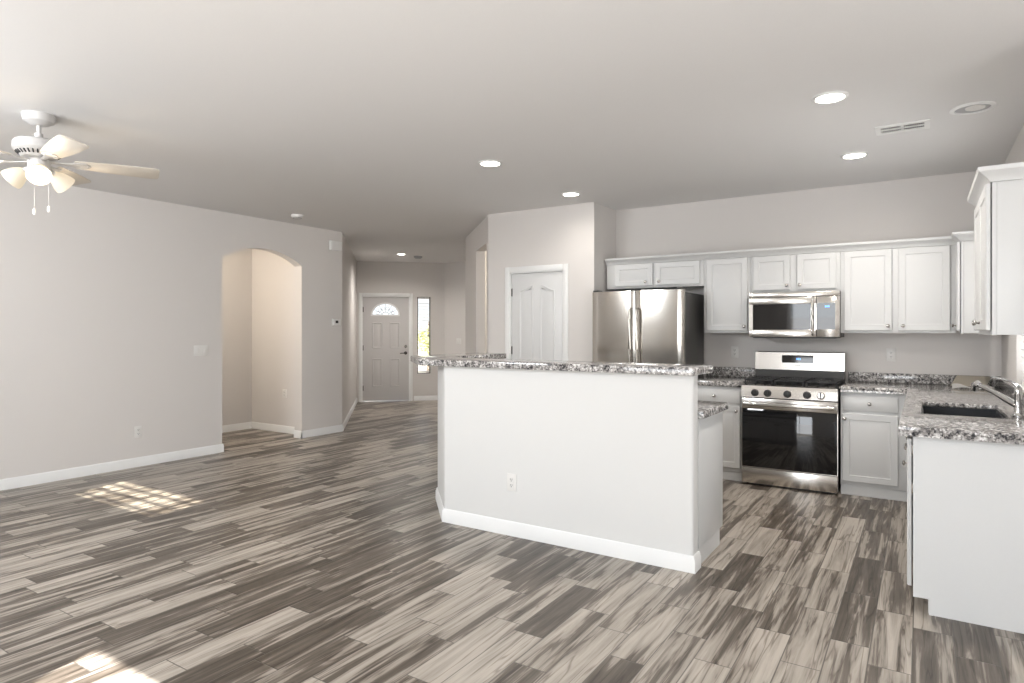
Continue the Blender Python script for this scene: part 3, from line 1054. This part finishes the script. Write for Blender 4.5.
pp = sheet(lambda u, v: (0.27 * u, 0.15 * v, 0.0035 + 0.030 * abs(math.sin(u * 5 + v)) * (0.35 + 0.65 * v))).build('folded_paper', M['paper'], None, (0.205, 6.20, 0.9185), 0.0)
tag(pp, 'crumpled white paper lying flat on the granite in the corner behind the sink', 'paper')
pp = sheet(lambda u, v: (0.24 * u + 0.05 * v, 0.12 * v, 0.003 + 0.080 * v)).build('leaning_paper', M['card'], None, (0.20, 6.50, 0.9185), 0.0)
tag(pp, 'beige sheet of card leaning on the granite backsplash in the corner', 'card')


# ------------------------------------------------------------------ range
t = thing('gas_range', 'stainless steel gas range with a black glass oven door', 'range', (-0.98, 5.965, 0))
x0, x1 = -0.388, 0.388
MB().box(x0 + 0.004, x1 - 0.004, 0.026, 0.655, 0.03, 0.872, 0.002).box(x0 + 0.03, x1 - 0.03, 0.06, 0.60, 0.0, 0.03).build('body', M['steel_dark'], t)
MB().box(x0, x1, 0.0, 0.025, 0.018, 0.158, 0.006).build('storage_drawer', M['steel'], t)
od = MB()
od.box(x0, x1, -0.004, 0.025, 0.686, 0.782, 0.004)
od.box(x0, x0 + 0.004, -0.003, 0.025, 0.164, 0.686).box(x1 - 0.004, x1, -0.003, 0.025, 0.164, 0.686).box(x0 + 0.004, x1 - 0.004, -0.002, 0.025, 0.162, 0.168)
odo = od.build('oven_door', M['steel'], t)
MB().box(x0 + 0.004, x1 - 0.004, -0.0035, 0.022, 0.168, 0.686, 0.0015).build('oven_window', M['blackglass'], odo)
hb = MB().box(x0 + 0.015, x1 - 0.015, -0.058, -0.036, 0.716, 0.750, 0.008, 3)
for x in (x0 + 0.045, x1 - 0.045):
    hb.box(x - 0.014, x + 0.014, -0.040, -0.003, 0.720, 0.746, 0.003)
hb.build('handle', M['steel'], odo)
cp = MB().prism([(0.028, 0.790), (-0.022, 0.792), (-0.010, 0.868), (0.060, 0.886), (0.060, 0.790)], x0, x1, axis='x')
cpo = cp.build('control_panel', M['steel'], t)
for i, x in enumerate((-0.272, -0.166, -0.004, 0.153, 0.262)):
    k = MB().lathe([(0.031, -0.002), (0.032, 0.006), (0.028, 0.010), (0.025, 0.026), (0.021, 0.029), (0, 0.029)], (x, -0.016, 0.831), 22, (0, -1, 0.12))
    kb = k.build('burner_knob', M['black'] if i < 4 else M['steel'], cpo)
    if i == 4:
        kb['label'] = 'stainless oven knob'
    MB().box(x - 0.005, x + 0.005, -0.052, -0.030, 0.811, 0.856, 0.002).build('knob_grip', M['black'], kb)
MB().box(x0, x1, 0.0, 0.60, 0.886, 0.898, 0.004).build('cooktop', M['black'], t)
lip = MB().prism([(-0.010, 0.868), (-0.004, 0.893), (0.020, 0.902), (0.046, 0.903), (0.060, 0.886)], x0, x1, axis='x')
lip.build('front_rim', M['steel'], t)
for (x, y, r) in ((-0.25, 0.16, 0.045), (-0.25, 0.40, 0.036), (0.0, 0.28, 0.050), (0.25, 0.16, 0.040), (0.25, 0.40, 0.032)):
    b = MB().lathe([(r + 0.018, 0), (r + 0.018, 0.006), (r + 0.004, 0.010), (r + 0.004, 0.016), (r, 0.017), (r, 0.022), (r * 0.9, 0.026), (0, 0.026)], (x, y, 0.897), 26)
    b.build('burner', M['iron'], t)
for gx in (-0.256, 0.0, 0.256):
    g = MB()
    hw = 0.121
    ya, yb_ = 0.055, 0.535
    z0, z1 = 0.930, 0.944
    for x in (gx - hw, gx - hw * 0.33, gx + hw * 0.33, gx + hw - 0.012):
        g.box(x, x + 0.012, ya, yb_, z0, z1, 0.003)
    for y in (ya, 0.16, 0.28, 0.40, yb_ - 0.012):
        g.box(gx - hw, gx + hw, y, y + 0.012, z0 + 0.001, z1 + 0.001, 0.003)
    for x in (gx - hw, gx + hw - 0.014):
        for y in (ya, yb_ - 0.014):
            g.box(x, x + 0.014, y, y + 0.014, 0.8975, z0 + 0.004, 0.002)
    g.build('grate', M['iron'], t)
bg = MB().prism([(0.640, 0.898), (0.548, 0.898), (0.548, 1.005), (0.640, 1.005)], x0 + 0.004, x1 - 0.004, axis='x')
bg.build('vent_back', M['steel_dark'], t)
bgp = MB().prism([(0.655, 1.003), (0.562, 1.003), (0.550, 1.012), (0.564, 1.176), (0.574, 1.184), (0.655, 1.184)], x0, x1, axis='x').build('backguard', M['steel'], t)
MB().prism([(0.5565, 1.078), (0.5545, 1.079), (0.5598, 1.150), (0.562, 1.150)], -0.146, 0.128, axis='x').build('display', M['blackglass'], bgp)
dd = MB()
for i, x in enumerate((-0.016, -0.004, 0.010)):
    dd.prism([(0.5575, 1.108), (0.5562, 1.108), (0.5574, 1.124), (0.559, 1.124)], x, x + 0.007, axis='x')
dd.build('clock_digits', M['blue'], bgp)
mb = MB()
for i in range(7):
    mb.prism([(0.5545, 1.050), (0.5522, 1.050), (0.5528, 1.057), (0.555, 1.057)], -0.036 + i * 0.0085, -0.036 + i * 0.0085 + 0.006, axis='x')
mb.build('maker_mark', M['grey_print'], bgp)

# ------------------------------------------------------------------ microwave
t = thing('microwave_oven', 'stainless over-the-range microwave hung under the short wall cabinet', 'microwave', (-0.993, 6.29, 0))
x0, x1 = -0.384, 0.384
MB().box(x0 + 0.004, x1 - 0.002, 0.022, 0.405, 1.322, 1.738, 0.003).build('body', M['steel_dark'], t)
MB().box(x0, x1, 0.0, 0.021, 1.694, 1.738, 0.003).build('vent_grille', M['steel'], t)
dr = MB()
dx1 = 0.196
wz0, wz1 = 1.392, 1.628
dr.box(x0, dx1, -0.006, 0.021, wz1, 1.691, 0.003).box(x0, dx1, -0.006, 0.021, 1.326, wz0, 0.003)
dr.box(x0, x0 + 0.036, -0.006, 0.021, wz0, wz1).box(0.152, dx1, -0.006, 0.021, wz0, wz1)
dro = dr.build('microwave_door', M['steel'], t)
MB().box(x0 + 0.036, 0.152, -0.004, 0.018, wz0, wz1).build('window', M['blackglass'], dro)
h = MB().tube([(0.168, -0.012, 1.345), (0.168, -0.040, 1.365), (0.168, -0.046, 1.45), (0.168, -0.047, 1.52), (0.168, -0.046, 1.59), (0.168, -0.040, 1.665), (0.168, -0.012, 1.684)], 0.010, 12)
h.build('handle', M['steel'], dro)
cpm = MB()
cpm.box(dx1 + 0.003, x1, -0.006, 0.021, 1.326, 1.691, 0.003)
cpo = cpm.build('control_panel', M['steel'], t)
MB().box(dx1 + 0.006, x1 - 0.036, -0.008, -0.005, 1.394, 1.630).build('keypad', M['blackglass'], cpo)
dd = MB()
for x in (0.268, 0.280, 0.294):
    dd.box(x, x + 0.008, -0.0092, -0.0078, 1.592, 1.608)
dd.build('clock_digits', M['blue'], cpo)
mb = MB()
for i in range(6):
    mb.box(-0.06 + i * 0.011, -0.06 + i * 0.011 + 0.008, -0.0068, -0.0055, 1.355, 1.363)
mb.build('maker_mark', M['grey_print'], dro)
MB().box(x0 + 0.03, x1 - 0.03, 0.03, 0.38, 1.313, 1.322).build('underside_vent', M['black'], t)

# ------------------------------------------------------------------ refrigerator
t = thing('refrigerator', 'stainless french-door refrigerator with dark grey sides', 'refrigerator', (-2.38, 5.945, 0))
MB().box(-0.470, 0.474, 0.085, 0.705, 0.02, 1.755, 0.004).box(-0.43, 0.43, 0.10, 0.65, 0.0, 0.02).build('body', M['steel_dark'], t)


def curved_door(xa, xb, z0, z1, name):
    n = 14
    pts = []
    for k in range(n + 1):
        x = xa + (xb - xa) * k / n
        full = x / 0.476
        e = min(k, n - k) / n
        y = 0.004 + 0.020 * full * full + (0.010 if k in (0, n) else 0.0)
        pts.append((x, y))
    pts += [(xb, 0.082), (xa, 0.082)]
    return MB().prism(pts, z0, z1).build(name, M['steel_v'], t)


for xa, xb, hx in ((-0.476, -0.004, -0.036), (0.004, 0.476, 0.036)):
    d = curved_door(xa, xb, 0.70, 1.778, 'refrigerator_door')
    sg = 1 if hx > 0 else -1
    hp = MB().tube([(hx, 0.008, 0.80), (hx, -0.045, 0.815), (hx, -0.052, 0.90), (hx, -0.055, 1.2), (hx, -0.052, 1.5), (hx, -0.045, 1.585), (hx, 0.008, 1.60)], 0.014, 12)
    hp.build('handle', M['steel_v'], d)
d = curved_door(-0.476, 0.476, 0.06, 0.69, 'freezer_drawer')
MB().tube([(-0.40, 0.012, 0.62), (-0.39, -0.045, 0.62), (0.0, -0.052, 0.62), (0.39, -0.045, 0.62), (0.40, 0.012, 0.62)], 0.013, 12).build('handle', M['steel_v'], d)
for x in (-0.44, 0.44):
    MB().box(x - 0.03, x + 0.03, 0.03, 0.14, 1.7785, 1.796, 0.005).build('hinge_cover', M['steel_dark'], t)


# ------------------------------------------------------------------ switches, outlets, thermostat, chime
def plate(name, label, cat, loc, ang, w, h, kind, group=None):
    """wall plate; local x along wall, front towards -y"""
    t = thing(name, label, cat, loc, ang, group)
    MB().box(-w / 2, w / 2, -0.006, 0.0, -h / 2, h / 2, 0.002).build('cover_plate', M['switch'], t)
    if kind == 'outlet':
        for z in (-0.0195, 0.0195):
            o = MB().lathe([(0.0165, 0), (0.0165, 0.003), (0, 0.003)], (0, -0.006, z), 20, (0, -1, 0)).build('socket', M['switch'], t)
            MB().box(-0.008, -0.005, -0.0098, -0.0088, z - 0.002, z + 0.008).box(0.005, 0.008, -0.0098, -0.0088, z - 0.002, z + 0.008).box(-0.003, 0.003, -0.0098, -0.0088, z - 0.011, z - 0.006).build('slots', M['slot'], o)
    else:
        n = kind
        for i in range(n):
            x = (i - (n - 1) / 2) * 0.046
            MB().box(x - 0.016, x + 0.016, -0.0095, -0.0055, -0.033, 0.033, 0.002).build('rocker', M['switch'], t)
    return t


plate('wall_switch', 'white triple rocker switch on the left wall before the arch', 'switch', (-6.71, 4.075, 1.165), PI / 2, 0.165, 0.117, 3)
plate('wall_outlet', 'white outlet low on the long left wall', 'outlet', (-6.71, 3.403, 0.355), PI / 2, 0.072, 0.117, 'outlet')
plate('wall_outlet', 'white outlet low on the island knee wall', 'outlet', (-2.33, 3.625, 0.358), 0, 0.072, 0.117, 'outlet')
plate('wall_outlet', 'white outlet on the kitchen wall left of the range', 'outlet', (-1.605, 6.70, 1.165), 0, 0.072, 0.117, 'outlet')
plate('wall_outlet', 'white outlet on the kitchen wall right of the range', 'outlet', (-0.235, 6.70, 1.165), 0, 0.072, 0.117, 'outlet')
plate('wall_switch', 'white switch on the far entry wall right of the sidelight', 'switch', (-7.67, 10.0, 1.18), 0, 0.117, 0.117, 2)
plate('wall_outlet', 'pale outlet low on the wall inside the arch', 'outlet', (-7.28, 5.62, 0.53), 0, 0.085, 0.117, 'outlet')

t = thing('thermostat', 'small white thermostat with a dark screen near the entry corner', 'thermostat', (-6.71, 6.005, 1.50), PI / 2)
MB().box(-0.07, 0.07, -0.026, 0, -0.045, 0.045, 0.006).build('case', M['white'], t)
MB().box(-0.026, 0.022, -0.0275, -0.0255, -0.014, 0.022, 0.0005).build('screen', M['black'], t)
t = thing('door_chime', 'white door chime box high on the wall at the entry corner', 'chime', (-6.71, 5.985, 2.535), PI / 2)
MB().box(-0.10, 0.10, -0.045, 0, -0.065, 0.065, 0.010).build('cover', M['white'], t)
mb = MB()
for k in range(5):
    mb.box(-0.07, 0.07, -0.0465, -0.0445, -0.04 + k * 0.018, -0.034 + k * 0.018)
mb.build('louvres', M['switch'], t)


# ------------------------------------------------------------------ ceiling fixtures
def downlight(label, x, y, r, lit=True, power=42, group=None):
    t = thing('recessed_ceiling_light', label, 'ceiling light', (x, y, H), 0, group)
    MB().lathe([(r, 0), (r, -0.004), (r * 0.93, -0.009), (r * 0.80, -0.010), (r * 0.76, -0.004), (r * 0.76, 0)], (0, 0, 0), 36, cap=False).build('trim_ring', M['trim'], t)
    if lit:
        MB().lathe([(r * 0.77, -0.002), (r * 0.77, -0.004), (r * 0.4, -0.006), (0, -0.0065)], (0, 0, 0), 36).build('lens', M['can_light'], t)
        lamp('downlight_lamp', 'SPOT', (x, y, H - 0.03), (0, 0, 0), power, (1.0, 0.945, 0.885), spot_size=math.radians(165), spot_blend=1.0, shadow_soft_size=0.06)
    else:
        b = MB().lathe([(r * 0.78, -0.003), (r * 0.70, -0.0015), (r * 0.45, -0.0008), (0, -0.0005)], (0, 0, 0), 36)
        b.build('baffle', M['can_dark'], t)
        MB().lathe([(r * 0.45, -0.001), (r * 0.42, -0.008), (r * 0.30, -0.012), (0, -0.013)], (0.012, -0.008, 0), 30).build('lens', M['switch'], t)
    return t


downlight('lit recessed ceiling light nearest the camera over the kitchen', -0.45, 4.12, 0.098, power=50)
downlight('lit recessed ceiling light before the range', -0.44, 5.58, 0.098, power=42)
downlight('unlit grey recessed ceiling light over the sink', 0.26, 4.79, 0.118, False)
downlight('lit recessed ceiling light above the left part of the island', -2.94, 4.25, 0.098, power=50)
downlight('lit recessed ceiling light before the pantry door', -2.93, 5.64, 0.098, power=13)
downlight('lit recessed ceiling light in the entry before the front door', -7.74, 8.42, 0.085, power=88)


def detector(label, x, y, r, m):
    t = thing('smoke_detector', label, 'smoke detector', (x, y, H))
    MB().lathe([(r, 0), (r, -0.012), (r * 0.92, -0.030), (r * 0.6, -0.040), (0, -0.042)], (0, 0, 0), 32).build('housing', m, t)
    MB().lathe([(r * 0.72, -0.0365), (r * 0.70, -0.041), (r * 0.66, -0.039)], (0, 0, 0), 32, cap=False).build('sensor_ring', M['can_dark'], t)
    return t


detector('cream smoke detector on the ceiling above the arch', -6.16, 4.93, 0.07, M['white'])
detector('grey smoke detector on the entry ceiling beside the lit downlight', -7.72, 8.85, 0.075, M['can_dark'])

t = thing('ceiling_vent', 'white slotted air vent in the kitchen ceiling', 'vent', (-0.11, 4.985, H), math.radians(0))
mb = MB()
w, d = 0.155, 0.105
ow, o1, o2_ = 0.135, 0.07, 0.012
mb.box(-w, w, -d, -0.062, -0.008, 0, 0.002).box(-w, w, 0.062, d, -0.008, 0, 0.002).box(-w, -0.122, -0.062, 0.062, -0.008, 0).box(0.122, w, -0.062, 0.062, -0.008, 0)
mb.box(-0.010, 0.010, -0.062, 0.062, -0.008, 0).box(-0.122, 0.122, -0.007, 0.007, -0.008, 0)
mb.build('frame', M['trim'], t)
MB().box(-0.124, 0.124, -0.064, 0.064, -0.0015, -0.0005).build('duct_shade_sheet', M['slot'], t)  # dark sheet stands in for the shade behind the louvres
for k in range(9):
    for x in (-0.116, 0.016):
        xx = x + k * 0.0122
        MB().box(xx, xx + 0.0032, -0.062, 0.062, -0.0075, -0.002).build('louvre', M['trim'], t)


# ------------------------------------------------------------------ ceiling fan
FX, FYY = -4.68, 1.77
t = thing('ceiling_fan', 'white five-blade ceiling fan with lit frosted glass shades', 'ceiling fan', (FX, FYY, H))
MB().lathe([(0.090, 0), (0.092, -0.016), (0.082, -0.044), (0.050, -0.062), (0.024, -0.068)], (0, 0, 0), 32).build('canopy', M['fan'], t)
MB().cyl((0, 0, -0.055), (0, 0, -0.165), 0.0125, n=16).lathe([(0.022, -0.118), (0.024, -0.130), (0.024, -0.160)], (0, 0, 0), 20).build('downrod', M['fan'], t)
mh = MB().lathe([(0.030, -0.150), (0.085, -0.158), (0.125, -0.170), (0.136, -0.185), (0.138, -0.222), (0.130, -0.232), (0.104, -0.252), (0.092, -0.272), (0.060, -0.280)], (0, 0, 0), 40).build('motor_housing', M['fan'], t)
mb = MB()
for k in range(30):
    a = 2 * PI * k / 30
    p = Vector((0.121 * math.cos(a), 0.121 * math.sin(a), -0.2405))
    q = Vector((0.102 * math.cos(a), 0.102 * math.sin(a), -0.2585))
    mb.cyl(p, q, 0.0045, n=6)
mb.build('vent_slots', M['slot'], mh)
ZB = -0.286
for k in range(5):
    a = math.radians(65.7 + 72 * k)
    pitch = math.radians(-13)
    outline = []
    L0, L1 = 0.185, 0.665
    prof = [(0.0, 0.048), (0.08, 0.054), (0.35, 0.068), (0.65, 0.077), (0.90, 0.080), (0.97, 0.076), (0.992, 0.066), (1.0, 0.052)]
    outline = [(L0 + (L1 - L0) * s, -w) for s, w in prof] + [(L0 + (L1 - L0) * s, w) for s, w in prof[::-1]]
    mb = MB()
    mb.prism(outline, -0.003, 0.003, bev=0.0015)
    bmesh.ops.rotate(mb.bm, verts=mb.bm.verts[:], cent=(0, 0, 0), matrix=Matrix.Rotation(pitch, 3, 'X'))
    bmesh.ops.translate(mb.bm, verts=mb.bm.verts[:], vec=(0, 0, ZB))
    b = mb.build('fan_blade', M['blade'], t, (0, 0, 0), a)
    ir = MB()
    ir.prism([(0.06, -0.016), (0.12, -0.014), (0.17, -0.018), (0.20, -0.040), (0.235, -0.044), (0.255, -0.034), (0.275, 0.0), (0.255, 0.034), (0.235, 0.044), (0.20, 0.040), (0.17, 0.018), (0.12, 0.014), (0.06, 0.016)], -0.0085, -0.0035, bev=0.0015)
    for (x, y) in ((0.222, -0.026), (0.222, 0.026), (0.256, 0)):
        ir.lathe([(0.006, -0.0085), (0.005, -0.0115), (0, -0.0118)], (x, y, 0), 10)
    bmesh.ops.rotate(ir.bm, verts=ir.bm.verts[:], cent=(0, 0, 0), matrix=Matrix.Rotation(pitch, 3, 'X'))
    bmesh.ops.translate(ir.bm, verts=ir.bm.verts[:], vec=(0, 0, ZB))
    ir.build('blade_iron', M['fan'], b)
MB().lathe([(0.055, -0.276), (0.060, -0.290), (0.060, -0.335), (0.052, -0.352), (0.030, -0.368), (0.012, -0.376), (0, -0.377)], (0, 0, 0), 32).build('light_kit', M['fan'], t)
for k in range(3):
    a = math.radians(-20.7 + 120 * k)
    dirx = Vector((math.cos(a), math.sin(a), 0))
    axis = (dirx * 0.80 + Vector((0, 0, -0.60))).normalized()
    p0 = dirx * 0.045 + Vector((0, 0, -0.338))
    p1 = p0 + dirx * 0.02 + axis * 0.028
    MB().tube([p0, p0 + dirx * 0.018, p1], 0.011, 10, rs=[0.011, 0.013, 0.020]).build('lamp_arm', M['fan'], t)
    prof = [(0.024, -0.004), (0.036, 0.010), (0.050, 0.034), (0.060, 0.060), (0.066, 0.082), (0.067, 0.096), (0.064, 0.096), (0.057, 0.060), (0.046, 0.034), (0.032, 0.012)]
    s = MB().lathe(prof, p1, 28, axis, cap=False).build('glass_shade', M['shade'], t)
    MB().lathe([(0.012, 0.0), (0.016, 0.02), (0.026, 0.045), (0.028, 0.06), (0.02, 0.076), (0, 0.082)], p1, 20, axis).build('bulb', M['bulb'], s)
    lc = Vector((FX, FYY, H)) + p1 + axis * 0.125
    lamp('fan_bulb_lamp', 'POINT', lc, (0, 0, 0), 1.5, (1.0, 0.82, 0.60), shadow_soft_size=0.035)
for (dx, dy, z1) in ((0.052, -0.044, -0.60), (0.060, 0.030, -0.575)):
    c = MB()
    n = int((-0.33 - z1) / 0.008)
    c.cyl((dx, dy, -0.325), (dx, dy, z1), 0.0014, n=6)
    ch = c.build('pull_chain', M['fan'], t)
    MB().lathe([(0.003, 0.0), (0.008, -0.006), (0.009, -0.030), (0.006, -0.038), (0, -0.039)], (dx, dy, z1), 14).build('pull_knob', M['white'], ch)

# hidden rooms off the photograph have ordinary lamps of their own
lamp('vestibule_lamp', 'POINT', (-7.4, 3.95, 2.25), (0, 0, 0), 20, (1.0, 0.89, 0.74), shadow_soft_size=0.12)
lamp('hall_lamp', 'POINT', (-4.2, 7.9, 2.5), (0, 0, 0), 26, (1.0, 0.90, 0.72), shadow_soft_size=0.12)

# ------------------------------------------------------------------ outside
fw = MB().box(-14, 12, -9.2, -9.0, -0.2, 1.8)
struct(fw.build('garden_wall', M['fence'], smooth=False), 'tan block wall at the end of the garden', 'wall')
t = thing('garden_tree', 'yellow-green tree outside seen through the sidelight blind', 'tree', (-12.6, 14.9, -0.13))
MB().tube([(0, 0, 0), (0.05, 0.02, 0.6), (0, 0.05, 1.2), (0.05, 0, 1.8)], 0.07, 8, rs=[0.09, 0.07, 0.06, 0.03]).build('trunk', M['bark'], t)
lf = MB()
rnd = random.Random(3)
for k in range(420):
    u, v, r = rnd.uniform(-1, 1), rnd.uniform(0, 2 * PI), rnd.random() ** 0.4
    s = math.sqrt(1 - u * u)
    c = Vector((0.45 * r * s * math.cos(v), 0.45 * r * s * math.sin(v), 1.25 + 0.42 * r * u))
    e = Vector((rnd.gauss(0, 1), rnd.gauss(0, 1), rnd.gauss(0, 1))).normalized()
    f_ = e.cross(Vector((rnd.gauss(0, 1), rnd.gauss(0, 1), rnd.gauss(0, 1)))).normalized()
    sz = rnd.uniform(0.05, 0.09)
    lf.bm.faces.new([lf.bm.verts.new(c + e * sz), lf.bm.verts.new(c + f_ * sz * 0.5), lf.bm.verts.new(c - e * sz), lf.bm.verts.new(c - f_ * sz * 0.5)])
lf.build('foliage', M['leaf'], t, smooth=False)
